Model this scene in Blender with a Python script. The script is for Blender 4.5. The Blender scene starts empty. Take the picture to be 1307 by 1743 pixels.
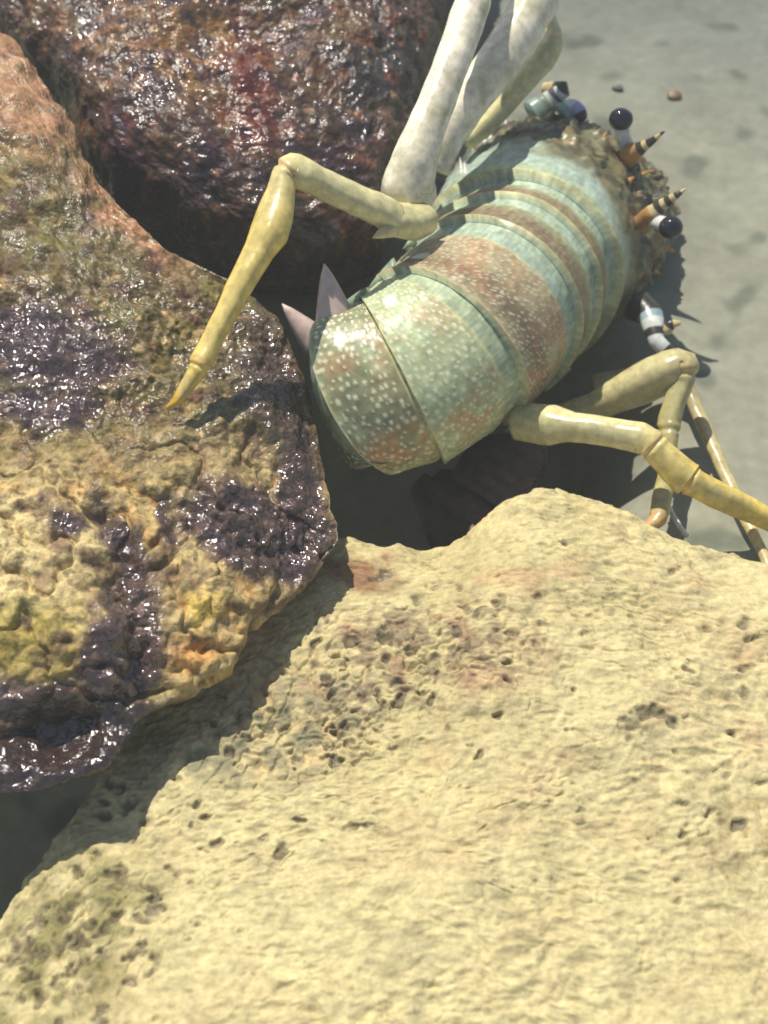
import bpy, bmesh, math, random
import numpy as np
from mathutils import Vector

random.seed(7)
rng = np.random.default_rng(7)
R = math.radians
scene = bpy.context.scene
COL = scene.collection

# ------------------------------------------------------------------ camera
PITCH = R(52)
CAM = np.array([0.0, -0.382, 0.562])
FWD = np.array([0.0, math.cos(PITCH), -math.sin(PITCH)])
UPV = np.array([0.0, math.sin(PITCH), math.cos(PITCH)])
RGT = np.array([1.0, 0.0, 0.0])
FOV = R(36)
K = math.tan(FOV / 2) / 871.5          # tangent per photograph pixel
cam_data = bpy.data.cameras.new('camera')
cam = bpy.data.objects.new('camera', cam_data)
COL.objects.link(cam)
cam.location = CAM
cam.rotation_euler = (math.pi / 2 - PITCH, 0, 0)
cam_data.sensor_fit = 'VERTICAL'
cam_data.angle = FOV
cam_data.clip_start = 0.01
cam_data.clip_end = 200
cam_data.dof.use_dof = True
cam_data.dof.focus_distance = 0.615
cam_data.dof.aperture_fstop = 7.0
scene.camera = cam

# ------------------------------------------------------------------ light
SUN_AZ = R(-33)                         # from far left of the view
SUN_EL = R(61)
sun_dir = Vector((math.sin(SUN_AZ) * math.cos(SUN_EL), math.cos(SUN_AZ) * math.cos(SUN_EL), math.sin(SUN_EL)))
world = bpy.data.worlds.new('World')
scene.world = world
world.use_nodes = True
wn = world.node_tree.nodes
sky = wn.new('ShaderNodeTexSky')
sky.sky_type = 'NISHITA'
sky.sun_disc = False
sky.sun_elevation = SUN_EL
sky.sun_rotation = SUN_AZ
world.node_tree.links.new(sky.outputs[0], wn['Background'].inputs[0])
wn['Background'].inputs[1].default_value = 0.095
sl = bpy.data.lights.new('sun', 'SUN')
sl.energy = 5.0
sl.angle = R(0.6)
sl.color = (1.0, 0.94, 0.83)
so = bpy.data.objects.new('sun', sl)
COL.objects.link(so)
so.location = (-2, 2, 3)
so.rotation_euler = sun_dir.to_track_quat('Z', 'Y').to_euler()
scene.view_settings.view_transform = 'Standard'
scene.view_settings.look = 'None'
scene.view_settings.gamma = 1
scene.cycles.filter_width = 1.7
scene.view_settings.exposure = 0.22

# ------------------------------------------------------------------ helpers
def ray(px, py):
    return FWD + RGT * ((px - 653.5) * K) + UPV * ((871.5 - py) * K)

def W(px, py, d):
    return CAM + ray(px, py) * d

def Wz(px, py, z):
    r = ray(px, py)
    return CAM + r * ((z - CAM[2]) / r[2])

def proj(V):
    q = V - CAM
    d = q @ FWD
    return (q @ RGT) / d / K + 653.5, 871.5 - (q @ UPV) / d / K, d

def smooth(a, b, x):
    t = np.clip((x - a) / (b - a), 0, 1)
    return t * t * (3 - 2 * t)

def srgb(r, g, b):
    c = np.array([r, g, b], float) / 255
    return np.where(c < 0.04045, c / 12.92, ((c + 0.055) / 1.055) ** 2.4)

_perm = np.random.default_rng(3).permutation(256)
_perm = np.concatenate([_perm, _perm, _perm])
_g = np.random.default_rng(5).normal(size=(256, 3))
_g /= np.linalg.norm(_g, axis=1)[:, None]

_p32 = _perm.astype(np.int32)
_gx, _gy, _gz = [np.ascontiguousarray(_g[:, k]).astype(np.float32) for k in range(3)]

def perlin(P):
    P = np.asarray(P)
    fl = np.floor(P)
    f = (P - fl).astype(np.float32)
    ii = fl.astype(np.int32) & 255
    fx, fy, fz = f[:, 0], f[:, 1], f[:, 2]
    ux, uy, uz = [q * q * q * (q * (q * 6 - 15) + 10) for q in (fx, fy, fz)]
    X0 = ii[:, 0]; X1 = (X0 + 1) & 255; Y0 = ii[:, 1]; Y1 = (Y0 + 1) & 255; Z0 = ii[:, 2]; Z1 = (Z0 + 1) & 255
    def corner(h, dx, dy, dz):
        return _gx[h] * (fx - dx) + _gy[h] * (fy - dy) + _gz[h] * (fz - dz)
    res = []
    pa, pb = _p32[X0], _p32[X1]
    yz = []
    for dy, Yk in ((0, Y0), (1, Y1)):
        qa, qb = _p32[pa + Yk], _p32[pb + Yk]
        zz = []
        for dz, Zk in ((0, Z0), (1, Z1)):
            c0 = corner(_p32[qa + Zk], 0, dy, dz); c1 = corner(_p32[qb + Zk], 1, dy, dz)
            zz.append(c0 + (c1 - c0) * ux)
        yz.append(zz[0] + (zz[1] - zz[0]) * uz)
    return (yz[0] + (yz[1] - yz[0]) * uy) * 1.6

def noise(V, wl, seed=0.0, octs=1, gain=0.5):
    o, a, t = 0, 1, 0
    for k in range(octs):
        o = o + a * perlin(V / wl * (2.03 ** k) + 17.3 * seed + 5.1 * k)
        t += a
        a *= gain
    return o / t

def mesh_obj(name, verts, faces, mat, parent=None, smooth_shade=True, attrs=None):
    verts = np.asarray(verts, np.float32)
    me = bpy.data.meshes.new(name)
    if isinstance(faces, np.ndarray):
        nf, k = faces.shape
        me.vertices.add(len(verts)); me.vertices.foreach_set('co', verts.ravel())
        me.loops.add(nf * k); me.loops.foreach_set('vertex_index', faces.ravel().astype(np.int32))
        me.polygons.add(nf)
        me.polygons.foreach_set('loop_start', np.arange(0, nf * k, k, dtype=np.int32))
        me.polygons.foreach_set('loop_total', np.full(nf, k, dtype=np.int32))
        me.update(calc_edges=True)
        me.validate()
    else:
        me.from_pydata(verts.tolist(), [], faces)
    me.polygons.foreach_set('use_smooth', [smooth_shade] * len(me.polygons))
    for an, val in (attrs or {}).items():
        val = np.asarray(val, np.float32)
        if val.ndim == 2:
            a = me.color_attributes.new(an, 'FLOAT_COLOR', 'POINT')
            c = np.ones((len(val), 4), np.float32); c[:, :3] = np.clip(val, 0.004, 1)
            a.data.foreach_set('color', c.ravel())
        else:
            a = me.attributes.new(an, 'FLOAT', 'POINT')
            a.data.foreach_set('value', val)
    me.materials.append(mat)
    o = bpy.data.objects.new(name, me)
    COL.objects.link(o)
    if parent is not None:
        o.parent = parent
    return o

def tag(o, label, cat, group=None):
    o['label'] = label; o['category'] = cat
    if group: o['group'] = group
    return o

def grid_faces(nr, nc, wrap):
    r = np.arange(nr - 1)[:, None]
    c = np.arange(nc if wrap else nc - 1)[None, :]
    c2 = (c + 1) % nc
    return np.stack([r * nc + c + 0 * r, r * nc + c2, (r + 1) * nc + c2, (r + 1) * nc + c], -1).reshape(-1, 4)

def grid_normals(V3, wrap):
    if wrap:
        dv = np.roll(V3, -1, 1) - np.roll(V3, 1, 1)
    else:
        dv = np.gradient(V3, axis=1)
    du = np.gradient(V3, axis=0)
    n = np.cross(du, dv)
    n /= np.linalg.norm(n, axis=2)[..., None] + 1e-12
    return n

# ------------------------------------------------------------------ materials
def nodes_mat(name):
    m = bpy.data.materials.new(name)
    m.use_nodes = True
    nt = m.node_tree
    return m, nt, nt.nodes['Principled BSDF']

def N(nt, typ, **kw):
    n = nt.nodes.new(typ)
    for k, v in kw.items():
        if k.startswith('i_'):
            n.inputs[k[2:].replace('_', ' ')].default_value = v
        else:
            setattr(n, k, v)
    return n

def rock_material(name, fine, bump, dry_rough, wet_rough, speck, wet_bump=1.0):
    m, nt, b = nodes_mat(name)
    L = nt.links.new
    tc = N(nt, 'ShaderNodeTexCoord')
    col = N(nt, 'ShaderNodeAttribute', attribute_name='Col')
    wet = N(nt, 'ShaderNodeAttribute', attribute_name='wet')
    n1 = N(nt, 'ShaderNodeTexNoise', i_Scale=fine, i_Detail=6.0, i_Roughness=0.65)
    L(tc.outputs['Object'], n1.inputs['Vector'])
    n2 = N(nt, 'ShaderNodeTexNoise', i_Scale=fine * 0.22, i_Detail=4.0, i_Roughness=0.6)
    L(tc.outputs['Object'], n2.inputs['Vector'])
    mr = N(nt, 'ShaderNodeMapRange'); mr.inputs[1].default_value = 0.3; mr.inputs[2].default_value = 0.7
    mr.inputs[3].default_value = 1 - speck; mr.inputs[4].default_value = 1 + speck * 0.8
    L(n1.outputs[0], mr.inputs[0])
    mr2 = N(nt, 'ShaderNodeMapRange'); mr2.inputs[1].default_value = 0.3; mr2.inputs[2].default_value = 0.7
    mr2.inputs[3].default_value = 1 - speck * 0.5; mr2.inputs[4].default_value = 1 + speck * 0.5
    L(n2.outputs[0], mr2.inputs[0])
    mul = N(nt, 'ShaderNodeMath', operation='MULTIPLY')
    L(mr.outputs[0], mul.inputs[0]); L(mr2.outputs[0], mul.inputs[1])
    vm = N(nt, 'ShaderNodeVectorMath', operation='SCALE')
    L(col.outputs['Color'], vm.inputs[0]); L(mul.outputs[0], vm.inputs['Scale'])
    L(vm.outputs[0], b.inputs['Base Color'])
    rr = N(nt, 'ShaderNodeMapRange'); rr.inputs[3].default_value = dry_rough; rr.inputs[4].default_value = wet_rough
    L(wet.outputs['Fac'], rr.inputs[0]); L(rr.outputs[0], b.inputs['Roughness'])
    sp = N(nt, 'ShaderNodeMapRange'); sp.inputs[3].default_value = 0.12; sp.inputs[4].default_value = 1.0
    L(wet.outputs['Fac'], sp.inputs[0]); L(sp.outputs[0], b.inputs['Specular IOR Level'])
    nb = N(nt, 'ShaderNodeTexNoise', i_Scale=fine * 0.95, i_Detail=1.8, i_Roughness=0.5)
    L(tc.outputs['Object'], nb.inputs['Vector'])
    bp = N(nt, 'ShaderNodeBump', i_Strength=bump, i_Distance=0.0012)
    bs = N(nt, 'ShaderNodeMapRange'); bs.inputs[3].default_value = bump; bs.inputs[4].default_value = min(1, bump * wet_bump)
    L(wet.outputs['Fac'], bs.inputs[0]); L(bs.outputs[0], bp.inputs['Strength'])
    L(nb.outputs[0], bp.inputs['Height']); L(bp.outputs[0], b.inputs['Normal'])
    return m

M_WETROCK = rock_material('wet_algae_rock', 520, 0.6, 0.6, 0.085, 0.4, 1.7)
M_SILT = rock_material('silt_covered_rock', 380, 0.6, 0.85, 0.3, 0.26)
M_SAND = rock_material('grey_seabed', 140, 0.25, 0.9, 0.4, 0.12)

def shell_material(name, dots=True, rough=0.36):
    m, nt, b = nodes_mat(name)
    L = nt.links.new
    tc = N(nt, 'ShaderNodeTexCoord')
    col = N(nt, 'ShaderNodeAttribute', attribute_name='Col')
    n1 = N(nt, 'ShaderNodeTexNoise', i_Scale=260.0, i_Detail=5.0, i_Roughness=0.6)
    L(tc.outputs['Object'], n1.inputs['Vector'])
    mr = N(nt, 'ShaderNodeMapRange'); mr.inputs[1].default_value = 0.3; mr.inputs[2].default_value = 0.7
    mr.inputs[3].default_value = 0.72; mr.inputs[4].default_value = 1.22
    L(n1.outputs[0], mr.inputs[0])
    vm = N(nt, 'ShaderNodeVectorMath', operation='SCALE')
    L(col.outputs['Color'], vm.inputs[0]); L(mr.outputs[0], vm.inputs['Scale'])
    last = vm.outputs[0]
    bh = n1.outputs[0]
    if dots:
        dc = N(nt, 'ShaderNodeAttribute', attribute_name='dot')
        mix = N(nt, 'ShaderNodeMix', data_type='RGBA')
        L(dc.outputs['Fac'], mix.inputs[0]); L(last, mix.inputs[6])
        mix.inputs[7].default_value = (0.72, 0.70, 0.50, 1)
        last = mix.outputs[2]
    L(last, b.inputs['Base Color'])
    b.inputs['Roughness'].default_value = rough
    b.inputs['Specular IOR Level'].default_value = 0.45
    bp = N(nt, 'ShaderNodeBump', i_Strength=0.25, i_Distance=0.0006)
    L(bh, bp.inputs['Height']); L(bp.outputs[0], b.inputs['Normal'])
    return m

M_SHELL = shell_material('spotted_shell')
M_LEG = shell_material('leg_shell', dots=False, rough=0.3)

def plain(name, rgb, rough, var=0.2, scale=300.0, spec=0.5):
    m, nt, b = nodes_mat(name)
    L = nt.links.new
    tc = N(nt, 'ShaderNodeTexCoord')
    n1 = N(nt, 'ShaderNodeTexNoise', i_Scale=scale, i_Detail=4.0)
    L(tc.outputs['Object'], n1.inputs['Vector'])
    cr = N(nt, 'ShaderNodeValToRGB')
    cr.color_ramp.elements[0].position = 0.3; cr.color_ramp.elements[1].position = 0.7
    cr.color_ramp.elements[0].color = (*[c * (1 - var) for c in rgb], 1)
    cr.color_ramp.elements[1].color = (*[min(1, c * (1 + var)) for c in rgb], 1)
    L(n1.outputs[0], cr.inputs[0]); L(cr.outputs[0], b.inputs['Base Color'])
    b.inputs['Roughness'].default_value = rough
    b.inputs['Specular IOR Level'].default_value = spec
    bp = N(nt, 'ShaderNodeBump', i_Strength=0.3, i_Distance=0.0006)
    L(n1.outputs[0], bp.inputs['Height']); L(bp.outputs[0], b.inputs['Normal'])
    return m

# ------------------------------------------------------------------ setting: seabed
def nonuni(lo, hi, n, far):
    core = np.linspace(lo, hi, n)
    g = np.geomspace(0.01, far, 40)
    return np.concatenate([(lo - g)[::-1], core, hi + g])

xs = nonuni(-0.3, 0.45, 420, 12); ys = nonuni(-0.25, 0.6, 420, 12)
X, Y = np.meshgrid(xs, ys)
V = np.stack([X.ravel(), Y.ravel(), 0 * X.ravel()], 1)
cl = np.clip(np.abs(V[:, 0]) / 3, 0, 1)
V[:, 2] = 0.006 * noise(V, 0.16, 1, 2) + 0.0016 * noise(V, 0.03, 2, 3) + 0.0006 * noise(V, 0.008, 3, 2)
SEA = 0.030
hc = Wz(720, 800, 0)
V[:, 2] += SEA - 0.10 * np.exp(-(((V[:, 0] - hc[0]) / .085) ** 2 + ((V[:, 1] - hc[1]) / .075) ** 2) ** 2)
h2 = Wz(-40, 1480, -.02)
V[:, 2] -= 0.12 * np.exp(-(((V[:, 0] - h2[0]) / .10) ** 2 + ((V[:, 1] - h2[1]) / .08) ** 2) ** 2)
SEAV = V.copy()
tone = 1 + 0.22 * noise(V, 0.09, 4, 3) + 0.16 * noise(V, 0.018, 5, 3)
blot = smooth(0.22, 0.5, noise(V, 0.03, 6, 2)) * 0.45
far = smooth(.17, .45, V[:, 1] + .05 * noise(V, .1, 8, 2))[:, None]
c = (srgb(140, 140, 124)[None] * (1 - far) + srgb(112, 117, 108)[None] * far) * tone[:, None] * (1 - blot[:, None] * np.array([1, .9, .9]))
sand = mesh_obj('seabed', V, grid_faces(len(ys), len(xs), False), M_SAND, attrs={'Col': c, 'wet': np.zeros(len(V))})
sand['kind'] = 'structure'
sand['label'] = 'smooth grey silty seabed'

# ------------------------------------------------------------------ rocks
def rock_base(outline, center, H, nth, nph, e=0.55, under=0.05, rs=3, uc=.35, dome=None):
    """closed boulder: outline in plan (world points of its widest line), dome above, undercut below"""
    P = np.array([Wz(*o) for o in outline])
    C = Wz(*center)
    rel = P - C
    th = np.arctan2(rel[:, 1], rel[:, 0])
    od = np.argsort(th)
    th, P = th[od], P[od]
    thx = np.concatenate([th - 2 * np.pi, th, th + 2 * np.pi])
    Px = np.concatenate([P, P, P])
    # denser sampling where the outline is long/near the view
    t = np.linspace(-np.pi, np.pi, nth, endpoint=False)
    B = np.stack([np.interp(t, thx, Px[:, k]) for k in range(3)], 1)
    for _ in range(rs):
        B = (np.roll(B, 1, 0) + 2 * B + np.roll(B, -1, 0)) / 4
    nt_ = int(nph * 0.80)
    ft = np.linspace(0.0, 1, nt_) ** 0.8
    f_top = 1 - (1 - ft) ** 1.15
    z_top = np.maximum(0, 1 - f_top ** (2 / e)) ** (e / 2 * 1.0)
    if dome:
        z_top = 1 - f_top ** dome
    fu = np.linspace(0, 1, nph - nt_ + 1)[1:]
    f_und = 1 - uc * fu ** (1.6 if uc < .5 else 1.0)
    z_und = -fu
    f = np.concatenate([f_top, f_und]); z = np.concatenate([z_top * H, z_und * under])
    V = C[None, None] * (1 - f[:, None, None]) + B[None] * f[:, None, None]
    V[..., 2] = B[None, :, 2] * np.minimum(f, 1)[:, None] + C[2] * (1 - np.minimum(f, 1))[:, None] + z[:, None]
    return V

def displace(V, amt_fn):
    n = grid_normals(V, True)
    if np.mean(n[2:V.shape[0] // 2, :, 2]) < 0:
        n = -n
    sh = V.shape
    d = amt_fn(V.reshape(-1, 3)).reshape(sh[:2])
    d[0] = d[0].mean()
    return V + n * d[..., None]

def ell(px, py, cx, cy, rx, ry, ang=0.0, soft=0.35):
    a = R(ang)
    dx, dy = px - cx, py - cy
    u = (dx * math.cos(a) + dy * math.sin(a)) / rx
    v = (-dx * math.sin(a) + dy * math.cos(a)) / ry
    return 1 - smooth(1 - soft, 1 + soft, np.sqrt(u * u + v * v))

def mixc(c, m, rgb):
    return c * (1 - m[:, None]) + np.asarray(rgb)[None] * m[:, None]

def ridged(V, wl, seed, octs=2):
    return 1 - np.abs(noise(V, wl, seed, octs)) * 2

# --- dark weedy rock at the back
r1 = [(-260, -250, .10), (-140, -60, .095), (-20, 80, .09), (100, 165, .09), (195, 300, .092), (330, 395, .085), (430, 432, .08),
      (560, 450, .07), (650, 420, .065), (700, 280, .07), (735, 120, .075), (765, -20, .08), (790, -220, .08),
      (560, -480, .08), (100, -460, .09)]
V = rock_base(r1, (400, 40, .085), 0.045, 760, 480, e=0.6, under=0.075)
def d1(v):
    return (0.011 * noise(v, 0.085, 11, 2) + 0.0050 * noise(v, 0.026, 12, 2) + 0.0026 * noise(v, 0.010, 13, 2)
            + 0.0016 * noise(v, 0.0042, 14, 2))
V = displace(V, d1)
v = V.reshape(-1, 3)
px, py, dd = proj(v)
wx = px + 40 * noise(v, 0.02, 15, 2); wy = py + 40 * noise(v, 0.02, 16, 2)
c = np.tile(srgb(78, 54, 46), (len(v), 1))
a1 = smooth(-0.05, 0.45, noise(v, 0.03, 17, 3)); c = mixc(c, a1 * .8, srgb(128, 92, 58))
a2 = smooth(0.1, 0.5, noise(v, 0.022, 18, 3)); c = mixc(c, a2 * .7, srgb(110, 96, 52))
a3 = smooth(0.05, 0.4, noise(v, 0.028, 19, 2)); c = mixc(c, a3 * .8, srgb(70, 44, 58))
c = mixc(c, 0.8 * ell(wx, wy, 300, 70, 190, 85, 10, .6) * smooth(-.3, .3, noise(v, .009, 20, 2)), srgb(168, 122, 66))
c = mixc(c, 0.8 * ell(wx, wy, 425, 150, 42, 95, 0, .5), srgb(112, 34, 24))
c = mixc(c, 0.7 * ell(wx, wy, 640, 130, 60, 90, 20, .5), srgb(44, 44, 44))  # shade of a hollow in the rock face, painted into the colour
a4 = smooth(0.2, 0.6, noise(v, 0.006, 21, 2)); c = mixc(c, a4 * .55, srgb(190, 140, 92))
a5 = smooth(0.1, 0.5, noise(v, 0.0045, 23, 2)); c = mixc(c, a5 * .5, srgb(52, 34, 36))
c = mixc(c, .6 * smooth(.15, .45, noise(v, .0085, 24, 3)), srgb(150, 84, 50))
c = mixc(c, .6 * smooth(.1, .4, noise(v, .012, 25, 3)), srgb(48, 34, 40))
c = mixc(c, .5 * smooth(.2, .5, noise(v, .007, 26, 3)), srgb(120, 112, 66))
c = c * .72
wet = np.clip(0.55 + 1.1 * noise(v, 0.016, 22, 3), 0.05, 1)
rock1 = mesh_obj('weedy_rock', v, grid_faces(*V.shape[:2], True), M_WETROCK, attrs={'Col': c, 'wet': wet})
tag(rock1, 'dark reddish brown glistening rock covered in weed, behind the lobster\'s bent yellow leg', 'rock')

# --- long rock on the left, tan below and purple wet weed in bands
r2 = [(-260, -80, .121), (-60, 20, .121), (10, 62, .118), (90, 170, .111), (165, 310, .106), (285, 428, .101), (395, 476, .096), (470, 545, .088),
      (515, 640, .086), (535, 720, .084), (553, 810, .081), (580, 918, .076), (530, 985, .076), (420, 1068, .078), (385, 1140, .080),
      (330, 1170, .080), (240, 1220, .082), (180, 1305, .080), (60, 1345, .078), (-60, 1355, .078), (-350, 1250, .076), (-480, 600, .086)]
V = rock_base(r2, (170, 800, .084), 0.022, 1000, 520, e=0.2, under=0.07, uc=.62, dome=4.0)
def d2(v):
    px, py, dd = proj(v)
    low = smooth(650, 900, py + 60 * noise(v, 0.03, 30))
    d = 0.0085 * noise(v, 0.075, 31, 2) + 0.0042 * noise(v, 0.024, 32, 2)
    wk = np.maximum.reduce([ell(px, py, 60, 600, 130, 70), ell(px, py, 440, 900, 110, 80), ell(px, py, 200, 1140, 90, 130), 1 - low])
    d = d + 0.0050 * noise(v, 0.014, 33, 3) + (0.0005 + 0.0012 * wk) * noise(v, 0.004, 34, 2)
    # hump of pale stone at the lower left and the channel beside it
    d = d + low * (.0022 * np.abs(noise(v, .011, 78, 2)) * 2 - .0025 * np.exp(-(noise(v, .03, 79, 3) / .05) ** 2)) + 0.010 * ell(px, py, 60, 980, 150, 160, 0, .7) - 0.006 * ell(px, py, 215, 1010, 30, 150, -14, .8)
    d = d - 0.010 * ell(px, py, 95, 1245, 95, 40, -8, .9)
    d = d * np.repeat(1 - .65 * smooth(385, 425, np.arange(520)), 1000)
    return d
V = displace(V, d2)
v = V.reshape(-1, 3)
px, py, dd = proj(v)
wx = px + 45 * noise(v, 0.022, 35, 3); wy = py + 45 * noise(v, 0.022, 36, 3)
fine = noise(v, 0.006, 37, 3); midn = noise(v, 0.018, 38, 3)
c = np.tile(srgb(102, 88, 54), (len(v), 1))
c = mixc(c, smooth(-.1, .4, midn) * .7, srgb(104, 100, 48))
c = mixc(c, smooth(.05, .45, noise(v, .015, 39, 2)) * .8, srgb(92, 62, 52))
c = mixc(c, smooth(.15, .4, noise(v, .008, 40, 2)) * .6, srgb(178, 150, 98))
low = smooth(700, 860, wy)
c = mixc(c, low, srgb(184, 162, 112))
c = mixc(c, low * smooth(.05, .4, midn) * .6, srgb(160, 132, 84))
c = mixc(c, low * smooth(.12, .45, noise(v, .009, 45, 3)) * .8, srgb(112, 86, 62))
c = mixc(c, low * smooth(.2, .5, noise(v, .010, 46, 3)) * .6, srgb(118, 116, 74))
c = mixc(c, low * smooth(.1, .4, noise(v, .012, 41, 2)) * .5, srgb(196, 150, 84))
c = mixc(c, .8 * ell(wx, wy, 60, 950, 120, 110, 0, .4), srgb(200, 182, 132))
c = mixc(c, low * smooth(.1, .35, noise(v, .0055, 47, 3)) * .5, srgb(128, 104, 72))
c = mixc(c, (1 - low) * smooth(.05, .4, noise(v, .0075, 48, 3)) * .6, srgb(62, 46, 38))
c = mixc(c, .55 * ell(wx, wy, 60, 1090, 110, 60, 0, .6), srgb(150, 140, 62))
c = mixc(c, .8 * ell(wx, wy, 350, 1030, 26, 24, 0, .4), srgb(220, 190, 96))
c = mixc(c, .7 * ell(wx, wy, 330, 1105, 60, 30, 0, .5), srgb(206, 150, 84))
c = mixc(c, low * .75 * smooth(.12, .3, noise(v, .016, 49, 3)), srgb(120, 98, 76))
c = mixc(c, low * .6 * smooth(.2, .35, noise(v, .0042, 50, 2)), srgb(96, 80, 62))
pink = np.maximum(ell(wx, wy, 40, 150, 75, 120, -30, .5), ell(wx, wy, 220, 370, 120, 30, 42, .6))
c = mixc(c, .7 * pink * smooth(-.5, .1, fine), srgb(186, 136, 102))
pu = np.maximum.reduce([ell(wx, wy, 70, 590, 150, 75, 10, .3), ell(wx, wy, 430, 905, 125, 68, 25, .3), ell(wx, wy, 205, 1120, 62, 130, 20, .3),
                        ell(wx, wy, 30, 1190, 120, 40, 0, .3), ell(wx, wy, 90, 1290, 220, 70, -18, .3), ell(wx, wy, 205, 960, 26, 120, -14, .5),
                        ell(wx, wy, 60, 690, 110, 30, 0, .5), ell(wx, wy, 520, 830, 50, 150, -10, .5), ell(wx, wy, 110, 880, 45, 22, 30, .5),
                        ell(wx, wy, 290, 900, 25, 50, 0, .5), ell(wx, wy, 460, 650, 60, 110, -10, .6) * .8])
c = mixc(c, .92 * pu, srgb(64, 46, 50))
c = mixc(c, pu * smooth(.15, .45, fine) * .6, srgb(130, 104, 88))
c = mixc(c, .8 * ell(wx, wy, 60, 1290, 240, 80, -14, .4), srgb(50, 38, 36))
wet = np.clip(0.95 * pu + (1 - low) * (0.35 + 0.7 * noise(v, 0.016, 42, 2)), 0, 1)
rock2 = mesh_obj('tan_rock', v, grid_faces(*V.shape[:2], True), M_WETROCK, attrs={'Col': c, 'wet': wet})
tag(rock2, 'knobbly tan rock with bands of glistening purple weed, overhanging the silty boulder', 'rock')

# --- silt covered boulder in front
r3 = [(505, 960, .034), (590, 935, .034), (645, 955, .034), (705, 962, .034), (760, 945, .035), (815, 910, .037), (860, 880, .04), (895, 862, .042), (935, 855, .043),
      (1000, 866, .042), (1080, 902, .042), (1190, 945, .040), (1307, 985, .038), (1480, 1060, .036), (1700, 1200, .03),
      (2000, 1700, .03), (1600, 2500, .04), (600, 2700, .04), (-250, 2400, .03), (-180, 1850, .03), (-60, 1660, .03),
      (20, 1560, .03), (140, 1400, .032), (290, 1200, .034), (420, 1050, .034)]
V = rock_base(r3, (720, 1500, .045), 0.024, 1050, 620, e=0.5, under=0.06)
px0, py0, _ = proj(V.reshape(-1, 3))
px0 = px0 + 16 * noise(V.reshape(-1, 3), .009, 76, 3); py0 = py0 + 12 * noise(V.reshape(-1, 3), .009, 77, 3)
# pits and crevices of the boulder
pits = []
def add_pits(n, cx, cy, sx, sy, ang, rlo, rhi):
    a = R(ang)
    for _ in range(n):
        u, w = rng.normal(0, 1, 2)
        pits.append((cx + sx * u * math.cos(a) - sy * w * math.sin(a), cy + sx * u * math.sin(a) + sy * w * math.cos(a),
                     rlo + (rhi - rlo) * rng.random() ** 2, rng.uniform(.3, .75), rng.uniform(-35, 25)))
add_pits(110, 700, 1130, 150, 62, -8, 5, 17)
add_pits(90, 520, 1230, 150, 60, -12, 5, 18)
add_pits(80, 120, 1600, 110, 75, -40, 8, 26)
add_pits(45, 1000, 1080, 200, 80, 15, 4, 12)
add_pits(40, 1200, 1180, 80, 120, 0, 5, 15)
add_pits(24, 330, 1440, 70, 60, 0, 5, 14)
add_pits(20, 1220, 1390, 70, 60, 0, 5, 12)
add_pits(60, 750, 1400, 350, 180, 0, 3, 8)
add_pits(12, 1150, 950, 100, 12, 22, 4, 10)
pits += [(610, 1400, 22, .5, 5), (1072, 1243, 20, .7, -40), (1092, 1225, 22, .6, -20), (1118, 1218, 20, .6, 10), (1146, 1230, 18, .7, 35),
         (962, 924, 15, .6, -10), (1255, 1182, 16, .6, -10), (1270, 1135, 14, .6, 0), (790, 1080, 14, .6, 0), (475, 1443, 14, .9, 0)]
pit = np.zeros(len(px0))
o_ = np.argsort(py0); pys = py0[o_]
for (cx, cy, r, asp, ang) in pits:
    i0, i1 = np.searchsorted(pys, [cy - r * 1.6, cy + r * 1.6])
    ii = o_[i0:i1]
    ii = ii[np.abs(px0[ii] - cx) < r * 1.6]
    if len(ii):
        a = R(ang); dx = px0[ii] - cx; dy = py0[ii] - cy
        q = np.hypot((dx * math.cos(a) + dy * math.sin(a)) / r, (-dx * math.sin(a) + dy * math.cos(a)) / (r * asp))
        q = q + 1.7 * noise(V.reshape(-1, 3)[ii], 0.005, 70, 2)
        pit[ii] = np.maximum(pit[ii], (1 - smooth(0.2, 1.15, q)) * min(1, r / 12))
def d3(v):
    px, py, dd = proj(v)
    patch = np.maximum.reduce([ell(px, py, 680, 1130, 240, 90, -8, .6), ell(px, py, 500, 1230, 200, 90, -12, .6), ell(px, py, 100, 1610, 190, 140, -40, .6)])
    s = v * np.array([1.0, 1.9, 1.9])
    sw = s + 0.004 * np.stack([noise(v, .02, 71), noise(v, .02, 72), 0 * px], 1)
    wr = ridged(sw, 0.013, 54, 3)
    d = 0.009 * noise(v, 0.11, 51, 2) + 0.0034 * noise(v, 0.032, 52, 2) + 0.0010 * noise(v, 0.012, 53, 2)
    cr = np.exp(-(noise(sw, .017, 73, 3) / .05) ** 2) * smooth(-.2, .3, noise(v, .03, 74, 2))
    d = d - 0.0009 * cr + 0.0014 * (wr - .6) * (0.6 + 0.7 * smooth(-.2, .4, noise(v, .05, 55))) + 0.0008 * noise(sw, 0.0055, 56, 2)
    d = d + patch * (0.0026 * noise(v, 0.0095, 57, 3) - .0016 * np.exp(-(noise(v, .008, 75, 2) / .1) ** 2))
    d = d - 0.0020 * pit
    return d
V = displace(V, d3)
v = V.reshape(-1, 3)
px, py, dd = proj(v)
wx = px + 60 * noise(v, 0.025, 58, 3); wy = py + 60 * noise(v, 0.025, 59, 3)
c = np.tile(srgb(196, 183, 136), (len(v), 1))
c = mixc(c, smooth(-.1, .5, noise(v, .05, 60, 3)) * .5, srgb(170, 157, 110))
c = mixc(c, smooth(.0, .5, noise(v, .03, 61, 3)) * .4, srgb(184, 158, 118))
c = mixc(c, .85 * ell(wx, wy, 700, 1110, 250, 90, -8, .5) * smooth(-.15, .25, noise(v, .008, 62, 3)), srgb(134, 116, 94))
c = mixc(c, .8 * ell(wx, wy, 430, 1260, 190, 75, -16, .5) * smooth(-.3, .2, noise(v, .01, 63, 2)), srgb(118, 116, 94))
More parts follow.
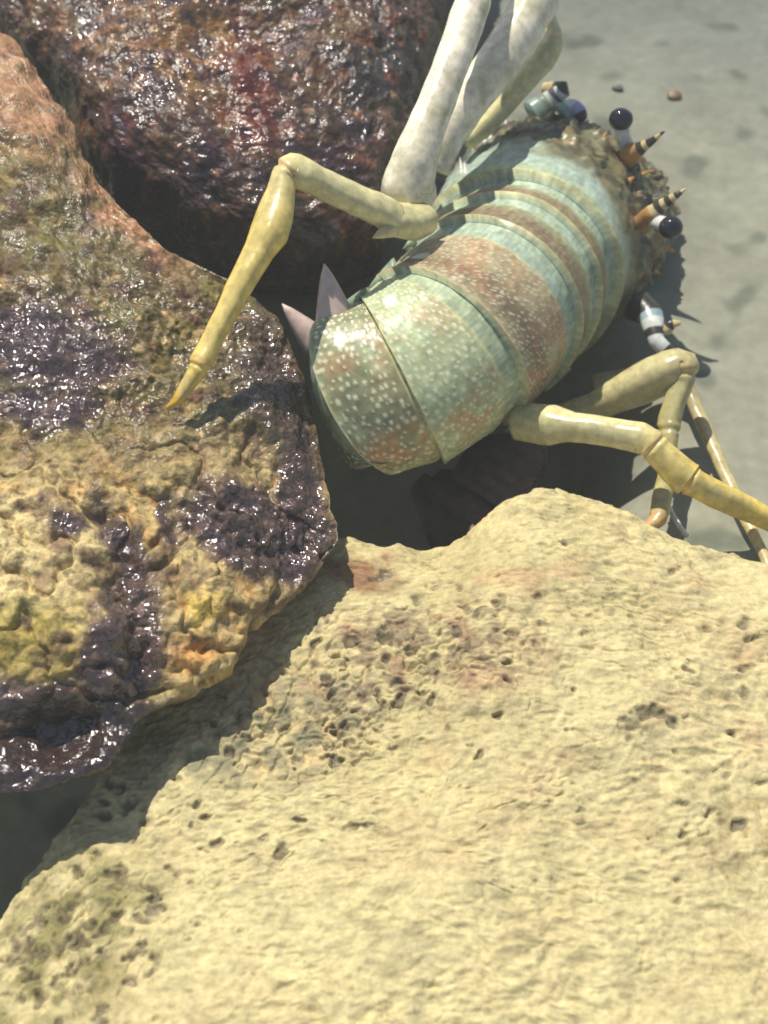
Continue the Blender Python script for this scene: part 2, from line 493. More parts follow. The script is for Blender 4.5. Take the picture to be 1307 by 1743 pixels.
c = mixc(c, .8 * ell(wx, wy, 90, 1620, 200, 120, -42, .5) * smooth(-.3, .2, noise(v, .012, 64, 2)), srgb(112, 108, 64))
c = mixc(c, .6 * ell(wx, wy, 1250, 1420, 170, 80, 10, .6) * smooth(-.2, .3, noise(v, .008, 65, 2)), srgb(140, 126, 84))
c = mixc(c, .75 * ell(wx, wy, 600, 970, 60, 30, 0, .5), srgb(120, 66, 50))
c = mixc(c, .35 * smooth(.2, .5, noise(v, .02, 66, 2)) * smooth(1500, 1100, py), srgb(178, 136, 104))
c = mixc(c, .5 * smooth(.1, .5, noise(v * np.array([.6, 1, 1]), .0065, 68, 3)), srgb(146, 134, 98))
c = mixc(c, .4 * smooth(.1, .5, noise(v, .014, 69, 3)), srgb(158, 148, 116))
c = mixc(c, .7 * pit, srgb(84, 74, 64))  # algae stain and recess shade, both painted into the pit colour
wetb = smooth(.5, .9, pit) * smooth(.1, .5, noise(v, .01, 67)) * 0.6
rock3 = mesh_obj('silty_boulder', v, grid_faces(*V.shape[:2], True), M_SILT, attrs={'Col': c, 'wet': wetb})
tag(rock3, 'broad sandy yellow boulder coated in wrinkled silt with dark pits', 'boulder')

# ------------------------------------------------------------------ lobster
D0 = 0.62
PX = K * D0                                  # metres per photograph pixel at the lobster
lob = bpy.data.objects.new('spiny_lobster', None)
COL.objects.link(lob)
tag(lob, 'green spotted spiny lobster with pale yellow legs, clambering over the rocks', 'lobster')

# dorsal midline stations, tail to head: px, py, extra depth (px), half width, height, lateral chord (dx, dy), roll slope
ST = np.array([
    (572, 752, 220, 50, 14, 62, 165), (560, 735, 150, 88, 34, 66, 164), (550, 714, 84, 118, 54, 74, 162), (566, 698, 36, 145, 84, 84, 160),
    (626, 676, 9, 155, 122, 120, 215), (692, 648, 0, 163, 156, 160, 270), (755, 610, 8, 168, 173, 165, 268),
    (812, 567, 30, 174, 183, 175, 262), (866, 513, 70, 180, 194, 215, 250), (912, 456, 125, 184, 208, 240, 245),
    (954, 407, 190, 189, 224, 252, 250), (990, 365, 262, 194, 240, 258, 258),
    (1024, 322, 335, 216, 246, 262, 278), (1056, 287, 425, 226, 226, 262, 288), (1078, 275, 500, 214, 172, 262, 290),
    (1098, 283, 580, 182, 128, 262, 290), (1114, 294, 640, 138, 84, 262, 290), (1124, 302, 680, 95, 45, 262, 290)], float)
NS = len(ST)
ROLL = 0.10

def catmull(A, t):
    i = np.clip(np.floor(t).astype(int), 0, len(A) - 2)
    f = (t - i)[:, None]
    g = lambda k: A[np.clip(k, 0, len(A) - 1)]
    p0, p1, p2, p3 = g(i - 1), g(i), g(i + 1), g(i + 2)
    return 0.5 * (2 * p1 + (p2 - p0) * f + (2 * p0 - 5 * p1 + 4 * p2 - p3) * f ** 2 + (3 * p1 - p0 - 3 * p2 + p3) * f ** 3)

STW = np.array([W(s[0], s[1], D0 + s[2] * PX) for s in ST])
STL = np.array([RGT * s[5] - UPV * s[6] + FWD * ROLL * math.hypot(s[5], s[6]) for s in ST])
STL /= np.linalg.norm(STL, axis=1)[:, None]

def frame(t):
    t = np.atleast_1d(np.asarray(t, float))
    P = catmull(STW, t)
    T = catmull(STW, np.minimum(t + .02, NS - 1)) - catmull(STW, np.maximum(t - .02, 0))
    T /= np.linalg.norm(T, axis=1)[:, None]
    Lr = catmull(STL, t)
    Lr = Lr - T * np.sum(Lr * T, 1)[:, None]
    Lr /= np.linalg.norm(Lr, axis=1)[:, None]
    Dn = np.cross(Lr, T)
    wh = catmull(ST[:, 3:5], t) * PX
    return P, T, Lr, Dn, wh[:, 0], wh[:, 1]

# rear margins of the plates (station coordinate), tail to head; the plate lies headward of its margin
MARG = [3.0, 5.0, 7.45, 9.5, 10.5, 11.25]
rows = []
edges = [0.0] + MARG + [NS - 1.0]
for a, b in zip(edges[:-1], edges[1:]):
    n = max(26, int((b - a) * 26))
    rows.append(np.concatenate([[a + 0.004], np.linspace(a + 0.02, b - 0.004, n)]))
ts = np.concatenate(rows); ts[0] = 0
NA = 240
al = np.linspace(0, 2 * np.pi, NA, endpoint=False)

def seg_v(t):
    k = np.searchsorted(MARG, t, side='right') - 1
    a = np.array([-1.0] + MARG)[k + 1]; b = np.array(MARG + [NS - 1.0])[k + 1]
    return k, np.clip((t - a) / (b - a), 0, 1), (b - a)

P, T, Lr, Dn, hw, hh = frame(ts)
kseg, vseg, lseg = seg_v(ts)
sa, ca = np.sin(al), np.cos(al)
prof_y = np.where(ca > 0, np.sign(ca) * np.abs(ca) ** 0.98, 0.45 * ca)
prof_x = np.sign(sa) * np.abs(sa) ** 0.96
isab = ts < MARG[-1]
lip = np.where(isab, 9.0 * (1 - vseg) ** 1.3 - 4.0, np.where(ts < 12.2, 12 * (1 - smooth(0, .12, vseg)), 0))
# raised rear rim
lip = lip + np.where(ts > MARG[0] - .01, 2.5 * np.exp(-(vseg * lseg / 0.05) ** 2), 0)
# step at the front ridge of every plate, behind it lies the smooth articulating band
RID = np.array([.80, .97, .80, .74, .66, .62, .6])[kseg + 1] if True else None
lip = lip - np.where(isab & (kseg >= 0), 4.0 * smooth(-0.02, 0.02, vseg - RID), 0)
lip = lip * PX
side = np.abs(sa)
up = np.clip(ca, 0, 1)
G = P[:, None] - Dn[:, None] * (hh[:, None, None]) \
    + Lr[:, None] * ((hw[:, None] + lip[:, None]) * prof_x[None])[..., None] \
    + Dn[:, None] * ((hh[:, None] + lip[:, None]) * prof_y[None])[..., None]
# pleura: the lower side edge of each plate sweeps outwards and tailwards as a lobe
lobe = np.exp(-((np.abs(sa)[None] - 1) / 0.06) ** 2) * (ca[None] < 0.25)
lb = np.where(isab & (kseg >= 1), np.sin(np.pi * np.clip(vseg / .8, 0, 1)) ** 1.0, 0)
G = G + (-Dn[:, None] * 10 * PX - T[:, None] * 10 * PX) * (lobe * lb[:, None])[..., None]
# rough growth and bumps on the carapace
Gf = G.reshape(-1, 3)
tf = np.repeat(ts, NA); af = np.tile(al, len(ts)); afs = np.where(af > np.pi, af - 2 * np.pi, af)
carp = smooth(11.8, 12.8, tf)
nrm = grid_normals(G, True).reshape(-1, 3)
cen = np.repeat(P - Dn * hh[:, None] * .7, NA, 0)
nrm *= np.sign(np.sum(nrm * (Gf - cen), 1))[:, None]
bump = (0.0040 * noise(Gf, 0.012, 80, 3) + 0.0022 * np.maximum(0, noise(Gf, 0.0065, 81, 2) - .1) * 3 + .0012 * noise(Gf, .0032, 88, 2)) * carp
bump = bump + 0.0004 * noise(Gf, 0.012, 82, 2)
# granules and dots
def dots(Vp, cell, rad, seed, keep=1.0):
    """one dot per jittered cell of a (station, angle) lattice measured along the shell"""
    q = np.floor(Vp / cell)
    best = np.full(len(Vp), 9.0)
    for dx in (-1, 0, 1):
        for dy in (-1, 0, 1):
            cx = q[:, 0] + dx; cy = q[:, 1] + dy
            h1 = np.modf(np.sin(cx * 127.1 + cy * 311.7 + seed) * 43758.5453)[0] % 1
            h2 = np.modf(np.sin(cx * 269.5 + cy * 183.3 + seed) * 43758.5453)[0] % 1
            h3 = np.modf(np.sin(cx * 419.2 + cy * 371.9 + seed) * 43758.5453)[0] % 1
            ox = (cx + .5 + .5 * (cy % 2) + .6 * (h1 - .5)) * cell; oy = (cy + .5 + .6 * (h2 - .5)) * cell
            d = np.hypot(Vp[:, 0] - ox, Vp[:, 1] - oy) / (rad * (0.6 + .8 * h3))
            d = np.where(h3 > keep, 9, d)
            best = np.minimum(best, d)
    return 1 - smooth(0.55, 1.0, best)
arc = np.concatenate([[0], np.cumsum(np.linalg.norm(np.diff(P, axis=0), axis=1))]) / PX
U2 = np.stack([np.repeat(arc, NA), afs * np.repeat((hw + hh) / 2 / PX, NA)], 1)
kf = np.repeat(kseg, NA); vf = np.repeat(vseg, NA); rf = np.repeat(RID, NA)
big = dots(U2, 14.5, 4.3, 1.0, .95); sml = dots(U2, 8.2, 2.4, 7.0, .9)
main = (1 - smooth(-.03, .01, vf - rf)) * smooth(0.0, .03, vf) * (tf < MARG[-1])
dot = np.where(kf <= 1, big, np.where(kf == 2, sml * .7, sml * .25)) * main
dot = dot * (np.cos(af) > -.2)
bump = bump + 0.0002 * dot
# big white ovals near the side ends
oval = np.zeros(len(tf))
for (t0, a0, rt, ra) in [(3.75, -43, .20, 7), (2.6, -33, .25, 8), (5.9, -51, .24, 7), (8.1, -62, .20, 8), (3.7, 74, .15, 4), (5.75, 76, .15, 4)]:
    q = np.hypot((tf - t0) / rt, (np.degrees(afs) - a0) / ra)
    oval = np.maximum(oval, 1 - smooth(.7, 1.0, q))
Gf = Gf + nrm * bump[:, None]
# colours
adeg = np.degrees(afs)
green = srgb(154, 164, 126); teal = srgb(128, 158, 150); brown = srgb(112, 94, 72); orange = srgb(172, 122, 84); rimc = srgb(186, 182, 134); dk = srgb(58, 60, 50)
c = np.tile(green, (len(tf), 1))
cn = noise(Gf, .02, 83, 3); cn2 = noise(Gf, .011, 84, 2)
vr = vf; vf = vf + .035 * noise(Gf, .010, 97, 3)
c = mixc(c, np.where(kf <= 0, .75, 0) * smooth(-.3, .2, cn + .15), srgb(112, 110, 80))
c = mixc(c, np.where(kf == 1, .6, 0) * smooth(-.6, .2, cn), srgb(162, 176, 136))
c = mixc(c, np.where(kf == 1, .4, 0) * smooth(.1, .5, cn), srgb(140, 130, 98))
c = mixc(c, np.where(kf == 2, .85, 0) * smooth(-.35, .1, cn + .2), srgb(150, 132, 102))
c = mixc(c, np.where(kf == 2, .8, 0) * np.exp(-((vf - .24) / .15) ** 2), srgb(92, 82, 64))
c = mixc(c, np.where((kf >= 3) & (kf <= 4), .85, 0) * (1 - smooth(.3, .75, vf)), srgb(112, 88, 66))
orp = np.maximum(np.exp(-((adeg - 42) / 20) ** 2), np.exp(-((adeg + 25) / 20) ** 2) * .6) * smooth(-.2, .3, cn2 + .1)
c = mixc(c, np.where((kf >= 0) & (kf <= 2), .7, 0) * orp * main, orange)
blue = smooth(-.01, .03, vf - rf) * (tf < MARG[-1]) * (kf >= 0)
c = mixc(c, blue * .85, srgb(150, 162, 134))
c = mixc(c, blue * np.where(kf >= 2, .5, 0), srgb(146, 166, 154))  # front bands turned bluer: the shell's sheen put into the colour
c = mixc(c, .85 * np.exp(-((vf - rf) / .018) ** 2) * (kf >= 0) * (tf < MARG[-1]), rimc)
c = mixc(c, .9 * np.exp(-((vr * np.repeat(lseg, NA)) / .04) ** 2) * np.where(kf == 2, .5, 1) * (kf >= 0), rimc)
c = mixc(c, (kf == 5) * smooth(.0, .06, vf) * .9, srgb(150, 166, 152))  # carapace tone, with its bluish white sheen mixed into the colour
c = mixc(c, smooth(11.55, 12.35, tf + .6 * cn + .008 * adeg) * .95, srgb(104, 98, 68))
c = mixc(c, carp * smooth(-.05, .3, cn2) * .85, srgb(60, 54, 38))
c = mixc(c, carp * smooth(.05, .35, noise(Gf, .005, 89, 2)) * .7, srgb(48, 44, 34))
c = mixc(c, carp * smooth(.2, .5, noise(Gf, .009, 85, 2)) * .7, srgb(150, 120, 72))
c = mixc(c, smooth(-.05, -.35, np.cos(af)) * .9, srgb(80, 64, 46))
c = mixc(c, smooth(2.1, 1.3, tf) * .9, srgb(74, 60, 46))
c = np.clip(c * 1.22, 0, .8)
c = mixc(c, oval, srgb(236, 234, 214))
st = noise(np.stack([U2[:, 0] / 45, U2[:, 1] / 4.5, 0 * tf], 1), 1.0, 86, 2)
ab = (tf < MARG[-1] + .6)
c = c * (1 + ab * (.10 + .28 * np.maximum(blue, np.where(kf >= 3, .8, 0))) * st * 1.3)[:, None]
c = c * (1 + .22 * noise(Gf, .0045, 87, 2))[:, None]
dot = dot * .9
capF = len(Gf)
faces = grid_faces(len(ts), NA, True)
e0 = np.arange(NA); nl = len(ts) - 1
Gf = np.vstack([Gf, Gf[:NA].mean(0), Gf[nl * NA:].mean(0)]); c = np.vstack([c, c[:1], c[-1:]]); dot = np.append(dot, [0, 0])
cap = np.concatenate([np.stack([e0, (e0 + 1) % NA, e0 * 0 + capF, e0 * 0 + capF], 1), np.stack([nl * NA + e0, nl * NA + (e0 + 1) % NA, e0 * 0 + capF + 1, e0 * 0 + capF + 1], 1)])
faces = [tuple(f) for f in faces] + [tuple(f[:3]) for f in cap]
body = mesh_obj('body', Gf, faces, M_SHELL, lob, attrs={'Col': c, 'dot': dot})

def sweep(pts, name, mat, colfn=None, parent=lob, nseg=22, sub=10, flat=.86, ridge=0.0, joints=()):
    """tapered tube through pts = (px, py, depth or None, radius px): world radii at the lobster's scale"""
    A = np.array([[*W(p[0], p[1], p[2]), p[3] * PX] for p in pts])
    n = (len(A) - 1) * sub + 1
    t = np.linspace(0, len(A) - 1, n)
    lin = np.stack([np.interp(t, np.arange(len(A)), A[:, k]) for k in range(4)], 1)
    Q = 0.65 * lin + 0.35 * catmull(A, t)
    Q[:, 3] = np.interp(t, np.arange(len(A)), A[:, 3])
    Cc, rr = Q[:, :3], Q[:, 3].copy()
    for j in joints:
        rr = rr * (1 + .10 * np.exp(-((t - j + .28) / .18) ** 2) - .14 * np.exp(-((t - j - .02) / .10) ** 2) + .06 * np.exp(-((t - j - .3) / .15) ** 2))
    Tn = np.gradient(Cc, axis=0); Tn /= np.linalg.norm(Tn, axis=1)[:, None]
    ref = -FWD
    Bn = np.cross(Tn, ref); Bn /= np.linalg.norm(Bn, axis=1)[:, None]
    Nn = np.cross(Bn, Tn)
    a = np.linspace(0, 2 * np.pi, nseg, endpoint=False)
    rad = 1 + ridge * (np.cos(4 * a) * .5 + np.cos(3 * a + .6) + .35 * np.cos(7 * a))
    Vv = Cc[:, None] + (Bn[:, None] * (np.cos(a) * rad)[None, :, None] + Nn[:, None] * (np.sin(a) * rad * flat)[None, :, None]) * rr[:, None, None]
    Vv = Vv.reshape(-1, 3)
    Vv = Vv + 0.0006 * np.stack([noise(Vv, .012, 90, 2), noise(Vv, .012, 91, 2), noise(Vv, .012, 92, 2)], 1)
    F = [tuple(f) for f in grid_faces(n, nseg, True)]
    F.append(tuple(range(nseg))[::-1]); F.append(tuple(range((n - 1) * nseg, n * nseg)))
    tt = np.repeat(t, nseg)
    at = {'Col': colfn(tt, Vv, np.tile(a, n))} if colfn else None
    return mesh_obj(name, Vv, F, mat, parent, attrs=at)

def legcol(base, mid, tip, joints):
    def f(t, v, a):
        tm = t.max()
        c = np.tile(base, (len(t), 1))
        c = mixc(c, smooth(.25, .6, t / tm), mid); c = mixc(c, smooth(.8, 1, t / tm), tip)
        c = mixc(c, .55 * smooth(.1, .5, noise(v, .012, 93, 2)), srgb(176, 168, 120))
        c = mixc(c, .38 * smooth(.45, .85, np.sin(a + .25)) * smooth(-.5, .1, noise(v, .03, 94)), srgb(160, 158, 122))
        c = c * (1 + .12 * noise(v * np.array([1, 1, 1]), .004, 96, 2))[:, None]
        for j in joints:
            c = mixc(c, .4 * np.exp(-((t - j) / .3) ** 2), srgb(206, 158, 100))
        return c
    return f

yel = srgb(222, 194, 100); pale = srgb(242, 232, 208); cream = srgb(216, 206, 150); gold = srgb(206, 160, 50)
dA = 0.640
tipA = 0.600
sweep([(726, 372, .655, 30), (700, 378, .648, 33), (672, 375, .642, 30), (655, 362, .638, 27), (600, 338, .630, 26), (545, 312, .622, 25), (516, 298, .618, 27), (498, 288, .616, 25),
       (484, 300, .615, 20), (478, 330, .614, 24), (468, 368, .612, 31), (458, 398, .610, 32), (442, 428, .608, 25), (412, 482, .605, 22), (382, 540, .603, 19), (356, 590, .601, 17),
       (345, 612, .600, 19), (336, 632, .600, 15), (318, 660, .600, 12), (300, 682, .601, 8), (284, 694, .603, 3)],
      'leg', M_LEG, legcol(cream, yel, gold, [7.5, 16.2]), ridge=.05, joints=(7.6, 16.6))
sweep([(712, 330, .662, 46), (690, 322, .655, 46), (702, 278, .652, 42), (716, 240, .652, 38), (722, 222, .652, 35), (745, 165, .655, 33), (768, 105, .660, 32), (790, 45, .666, 33), (803, 5, .670, 33), (808, -30, .675, 30),
       (815, -90, .680, 34), (822, -170, .690, 30)],
      'leg', M_LEG, legcol(pale, pale, cream, []), ridge=.04)
sweep([(735, 285, .69, 32), (760, 228, .69, 34), (800, 165, .69, 38), (845, 105, .695, 41), (885, 45, .70, 42), (915, -5, .705, 40), (935, -60, .71, 34), (945, -140, .72, 30)],
      'leg', M_LEG, legcol(pale, pale, cream, []), ridge=.055)
sweep([(790, 245, .72, 16), (835, 205, .72, 20), (880, 150, .72, 22), (920, 105, .722, 24), (938, 78, .724, 22), (942, 60, .726, 16), (930, 20, .735, 14), (905, -60, .745, 12)],
      'leg', M_LEG, legcol(cream, cream, cream, [4.5]), ridge=.055)
cone_later = (W(668, 388, .640), W(634, 405, .634))
# right-hand legs
sweep([(880, 715, .665, 34), (940, 722, .655, 36), (975, 726, .650, 26), (1000, 728, .648, 26), (1050, 736, .645, 26), (1090, 744, .642, 27), (1106, 752, .641, 25),
       (1122, 768, .641, 25), (1148, 795, .642, 29), (1168, 812, .643, 30), (1180, 820, .643, 24), (1230, 845, .648, 24), (1307, 882, .655, 21), (1400, 925, .656, 18), (1480, 965, .652, 14), (1540, 1010, .647, 6)],
      'leg', M_LEG, legcol(cream, yel, gold, [6.2, 9.6]), ridge=.05, joints=(6.4, 9.6))
sweep([(950, 715, .70, 30), (1010, 692, .692, 28), (1040, 676, .688, 32), (1090, 652, .682, 37), (1140, 628, .677, 38), (1160, 622, .676, 34), (1162, 650, .675, 22), (1148, 690, .674, 20), (1140, 718, .673, 21),
       (1138, 745, .671, 17), (1137, 785, .668, 16), (1136, 815, .664, 16), (1128, 850, .657, 18), (1120, 882, .650, 17), (1104, 895, .647, 10), (1076, 903, .646, 4)],
      'leg', M_LEG, legcol(srgb(190, 180, 130), srgb(170, 158, 96), srgb(206, 140, 70), [5.5, 13.2]), ridge=.06, joints=(5.6, 8.6))
sweep([(1010, 660, .715, 26), (1080, 648, .712, 28), (1150, 640, .707, 24), (1172, 662, .704, 15), (1188, 700, .698, 14), (1215, 765, .686, 13), (1245, 830, .675, 12), (1275, 895, .665, 11), (1310, 965, .654, 10), (1340, 1030, .646, 4)],
      'leg', M_LEG, legcol(srgb(150, 140, 100), srgb(204, 184, 128), srgb(204, 184, 128), []))

# head: eyes, horns, antenna bases, spines
M_EYE = plain('eye_black', (0.012, 0.013, 0.022), 0.08, .1)
M_STALK = plain('eye_stalk', (0.62, 0.60, 0.56), 0.35, .2)
M_HORN = plain('horn', (0.20, 0.19, 0.14), 0.4, .3)
M_ORANGE = plain('orange_crust', (0.50, 0.24, 0.06), 0.6, .35, 400)
M_DARK = plain('dark_joint', (0.035, 0.033, 0.035), 0.4, .3)
M_BLUEGREY = plain('antenna_shell', (0.34, 0.42, 0.42), 0.3, .3)
M_FAN = plain('tail_fan', (0.13, 0.085, 0.06), 0.55, .35, 200)
M_PINK = plain('fan_spine', (0.52, 0.40, 0.35), 0.45, .2, 200)
M_GREENS = plain('pleura_shell', (0.24, 0.31, 0.21), 0.4, .25, 250)

def ball(name, c, r, mat, parent, sq=(1, 1, 1), lump=0.0, seg=20):
    bm = bmesh.new()
    bmesh.ops.create_uvsphere(bm, u_segments=seg, v_segments=seg * 2 // 3, radius=1)
    vv = np.array([x.co for x in bm.verts]); ff = [[x.index for x in f.verts] for f in bm.faces]
    bm.free()
    vv = vv * np.array(sq) * r
    if lump:
        vv = vv * (1 + lump * noise(vv + np.asarray(c), r * 1.1, 95, 2))[:, None]
    return mesh_obj(name, vv + np.asarray(c), ff, mat, parent)

def hcol(cols):
    def f(t, v, a):
        i = np.clip((t / t.max() * len(cols)).astype(int), 0, len(cols) - 1)
        return np.array(cols)[i]
    return f
wht = srgb(200, 204, 200); blk = srgb(58, 54, 50); hor = srgb(196, 178, 130); ora = srgb(172, 130, 82)
M_BAND = shell_material('banded_shell', dots=False, rough=.3)
DE = 0.712
def eye(stalk, e, r, d):
    s = sweep([(*stalk[0], d + .012, 17), (*stalk[1], d + .004, 15), (e[0], e[1], d + .001, 16)], 'eye_stalk', M_STALK, None, lob, sub=4)
    ball('eye', W(e[0], e[1], d - .002), r * PX * d / D0, M_EYE, s, (1, .95, .9), .06)
eye([(1072, 262), (1060, 232)], (1057, 203), 21, .716)
eye([(1105, 372), (1122, 378)], (1142, 387), 21, .700)
sweep([(1062, 275, .725, 20), (1080, 258, .718, 19), (1094, 250, .714, 12), (1106, 243, .711, 8), (1118, 234, .708, 5), (1131, 224, .705, 1.5)],
      'horn', M_BAND, hcol([ora, ora, ora, blk, hor, blk, blk, hor, blk]))
sweep([(1095, 380, .715, 22), (1112, 364, .706, 20), (1124, 352, .703, 13), (1138, 342, .700, 10), (1152, 332, .697, 7), (1167, 321, .695, 1.5)],
      'horn', M_BAND, hcol([ora, ora, hor, blk, hor, blk, hor, blk, hor]))
# antenna bases either side of the head
sweep([(905, 195, .745, 30), (935, 175, .745, 24), (948, 160, .742, 20), (958, 152, .74, 17), (925, 150, .745, 12)], 'antenna_base', M_BAND,
      hcol([srgb(128, 150, 138), srgb(120, 130, 110), wht, srgb(90, 80, 90), wht, blk, hor]))
sweep([(955, 195, .735, 26), (972, 182, .735, 17), (985, 190, .733, 15), (992, 204, .732, 9)], 'antenna_base', M_BAND, hcol([srgb(128, 150, 138), wht, srgb(150, 150, 190), blk]))
sweep([(1085, 520, .725, 34), (1105, 535, .72, 26), (1112, 556, .716, 22), (1118, 580, .713, 17), (1135, 597, .712, 15), (1146, 608, .712, 8)], 'antenna_base', M_BAND,
      hcol([blk, blk, srgb(150, 172, 176), wht, blk, wht, wht, blk, wht]))
sweep([(1125, 560, .715, 9), (1136, 560, .713, 11), (1142, 552, .712, 10), (1158, 549, .711, 4)], 'antenna_base', M_BAND, hcol([blk, hor, blk, hor]))

# carapace spines and crust, set on the shell by station and angle
def on_shell(t, adeg, off=0.0):
    P_, T_, L_, D_, w_, h_ = [x[0] for x in frame([t])]
    a = R(adeg)
    q = P_ - D_ * h_ + L_ * w_ * math.sin(a) + D_ * h_ * math.cos(a)
    n = L_ * math.sin(a) * h_ + D_ * math.cos(a) * w_
    n = n / np.linalg.norm(n)
    return q + n * off, n, T_

def cone(name, base, tip, r, mat, parent, bend=None, nseg=10, nr=7):
    base, tip = np.asarray(base), np.asarray(tip)
    ax = tip - base
    b1 = np.cross(ax, FWD); b1 /= np.linalg.norm(b1); b2 = np.cross(ax, b1); b2 /= np.linalg.norm(b2)
    vv = []
    for i in range(nr):
        s = i / (nr - 1)
        cc = base + ax * s + (np.asarray(bend) * s * s if bend is not None else 0)
        rr = r * (1 - s) ** 0.8 + r * .03
        for j in range(nseg):
            a = 2 * math.pi * j / nseg
            vv.append(cc + (b1 * math.cos(a) + b2 * math.sin(a)) * rr)
    F = [tuple(f) for f in grid_faces(nr, nseg, True)] + [tuple(range(nseg))[::-1], tuple(range((nr - 1) * nseg, nr * nseg))]
    return mesh_obj(name, np.array(vv), F, mat, parent)

rs = random.Random(4)
for i in range(58):
    t = rs.uniform(12.9, 15.6); a = rs.uniform(-75, 75)
    if i >= 46:
        t = 11.7 + (i - 46) * .17; a = rs.uniform(-84, -70)
    q, n, T_ = on_shell(t, a, -0.0012)
    Ls = rs.uniform(.003, .008)
    cone('carapace_spine', q, q + n * Ls * .75 + T_ * Ls * .8, rs.uniform(.0011, .002), rs.choice([M_ORANGE, M_HORN, M_DARK, M_HORN, M_FAN]) if i < 46 else M_STALK, lob)

cone('leg_spine', cone_later[0], cone_later[1], 17 * PX, plain('leg_spine_shell', (.60, .50, .24), .4), lob)
# pleural points along the left and right edges
for (t, sgn) in [(5.35, -1), (7.9, -1), (9.75, -1), (10.7, -1), (7.9, 1), (9.75, 1)]:
    q, n, T_ = on_shell(t + .15, sgn * 84, -0.002)
    P_, _, L_, D_, w_, h_ = [x[0] for x in frame([t])]
    cone('pleural_spine', q, q - T_ * 0.006 - D_ * 0.006 + L_ * sgn * .004, .0052, M_GREENS, lob, bend=-T_ * .008 - L_ * sgn * 0.001)

# swimmerets hanging under the tail on the shaded side
for (t, w) in [(6.2, .011), (7.4, .012), (8.6, .012), (9.8, .012)]:
    P_, T_, L_, D_, w_, h_ = [x[0] for x in frame([t])]
    for sgn in (1, -1):
        q = P_ - D_ * h_ * 1.05 + L_ * sgn * w_ * .72
        tip = q - D_ * .036 + L_ * sgn * .004 - T_ * .014
        A_ = np.array([q + T_ * w, q + T_ * w * 1.1 * .9 + (tip - q) * .5, tip + T_ * w * .3, tip - T_ * w * .6, q - T_ * w * 1.2 + (tip - q) * .5, q - T_ * w])
        nn_ = np.cross(tip - q, T_); nn_ /= np.linalg.norm(nn_)
        vv = np.vstack([A_ + nn_ * .0008, A_ - nn_ * .0008])
        mesh_obj('swimmeret', vv, [tuple(range(6)), tuple(range(11, 5, -1))] + [(i, i + 6, (i + 1) % 6 + 6, (i + 1) % 6) for i in range(6)], M_FAN, lob)

# points at the tail: rear side plates
cone('tail_spine', W(574, 562, .645), W(552, 449, .634), 40 * PX, M_PINK, lob)
cone('tail_spine', W(545, 590, .662), W(480, 517, .655), 32 * PX, M_PINK, lob)
# tail fan folded beneath the body
def fan_blade(name, p0, p1, w0, w1, th, mat):
    p0, p1 = np.asarray(p0), np.asarray(p1)
    ax = p1 - p0; Ls = np.linalg.norm(ax); ax /= Ls
    sd = np.cross(ax, [0, 0, 1.0]); sd /= np.linalg.norm(sd); nn = np.cross(sd, ax)
    nr, nc = 16, 17
    vv = []
    for up_ in (1, -1):
        for i in range(nr):
            s = i / (nr - 1)
            hw_ = (w0 * (1 - s) + w1 * s) * math.sqrt(max(0.02, 1 - max(0, (s - .6) / .42) ** 2))
            for j in range(nc):
                u = j / (nc - 1) * 2 - 1
                vv.append(p0 + ax * Ls * s + sd * u * hw_ + nn * (up_ * th * math.sqrt(max(0, 1 - u * u)) + .0006 * math.cos(u * 22) - .006 * s * s))
    f1 = grid_faces(nr, nc, False)
    F = [tuple(f) for f in f1] + [tuple(f[::-1]) for f in f1 + nr * nc]
    return mesh_obj(name, np.array(vv), F, mat, lob)
fan_blade('tail_fan_blade', W(740, 815, .695), W(888, 856, .672), .006, .022, .0016, M_FAN)
fan_blade('tail_fan_blade', W(710, 820, .700), W(800, 905, .705), .006, .024, .0016, M_FAN)
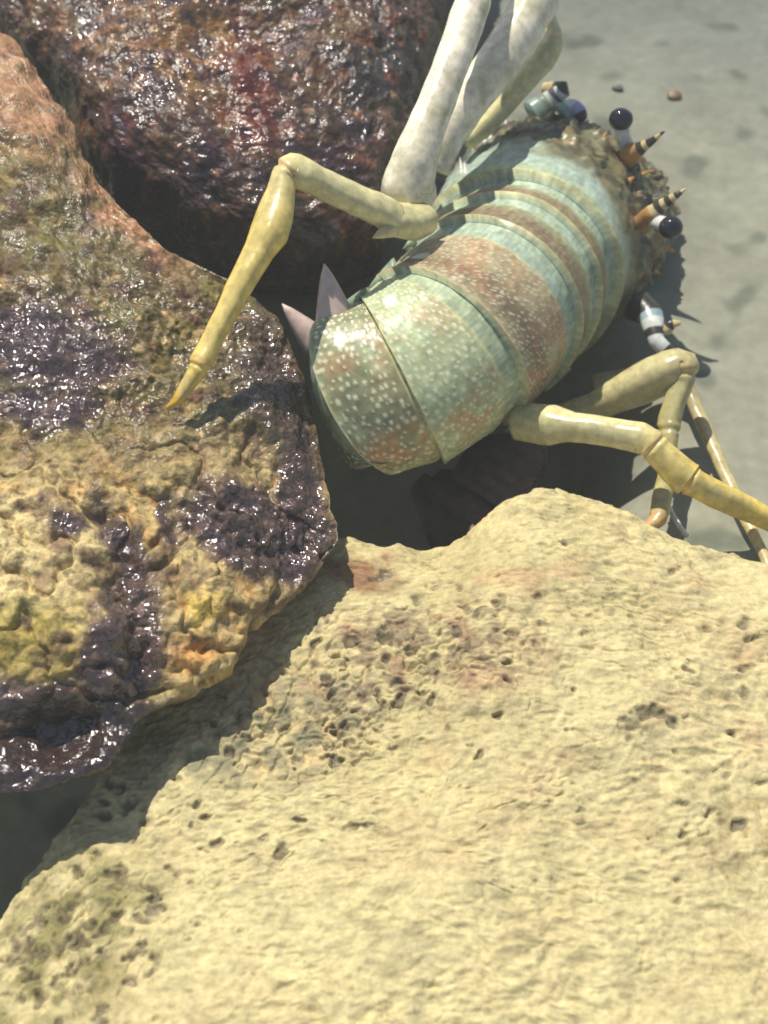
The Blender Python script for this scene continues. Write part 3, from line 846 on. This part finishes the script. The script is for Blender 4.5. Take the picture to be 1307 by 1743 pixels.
fan_blade('tail_fan_blade', W(790, 775, .695), W(912, 795, .678), .014, .026, .0016, M_FAN)  # dark blade added and widened to cover lit seabed under the body

# ------------------------------------------------------------------ small things on the seabed
def pebble(px, py, r, rgb, label, cat='pebble', sq=(1, .8, .55), z=SEA, lump=.35, name='pebble', group=None):
    q = Wz(px, py, z)
    q[2] = SEAV[np.argmin(np.hypot(SEAV[:, 0] - q[0], SEAV[:, 1] - q[1])), 2]
    m = plain('pebble_' + str(px), tuple(srgb(*rgb)), .5, .4, 250)
    o = ball(name, q + np.array([0, 0, r * .2]), r, m, None, sq, lump)
    return tag(o, label, cat, group)
pebble(1146, 172, .0042, (120, 96, 70), 'small brown shell fragment lying on the grey seabed', 'shell bit', name='shell_fragment')
pebble(1050, 160, .003, (84, 84, 76), 'tiny dark pebble on the seabed next to the lobster\'s raised eye')
sweep([(1132, 850, .672, 5), (1150, 885, .664, 5), (1168, 913, .658, 5)], 'shell_sliver', plain('white_sliver', (0.7, 0.72, 0.68), .4), None, None)
tag(bpy.data.objects['shell_sliver'], 'short white sliver leaning behind the boulder crest', 'sliver')

# ------------------------------------------------------------------ cloudy water
hm = bpy.data.materials.new('cloudy_water'); hm.use_nodes = True
hn = hm.node_tree
hn.nodes.remove(hn.nodes['Principled BSDF'])
pv = hn.nodes.new('ShaderNodeVolumePrincipled')
pv.inputs['Color'].default_value = (0.86, 0.90, 0.84, 1)
pv.inputs['Density'].default_value = 0.11
pv.inputs['Anisotropy'].default_value = 0.2
hn.links.new(pv.outputs[0], hn.nodes['Material Output'].inputs['Volume'])
b0, b1 = np.array([-14, -14, -1.2]), np.array([14, 14, 0.75])
hv = [[(b0, b1)[i][0], (b0, b1)[j][1], (b0, b1)[k][2]] for i in (0, 1) for j in (0, 1) for k in (0, 1)]
hz = mesh_obj('haze', hv, [(0, 1, 3, 2), (4, 6, 7, 5), (0, 4, 5, 1), (2, 3, 7, 6), (0, 2, 6, 4), (1, 5, 7, 3)], hm, smooth_shade=False)
hz['kind'] = 'stuff'
hz['label'] = 'faintly cloudy water around the lobster'
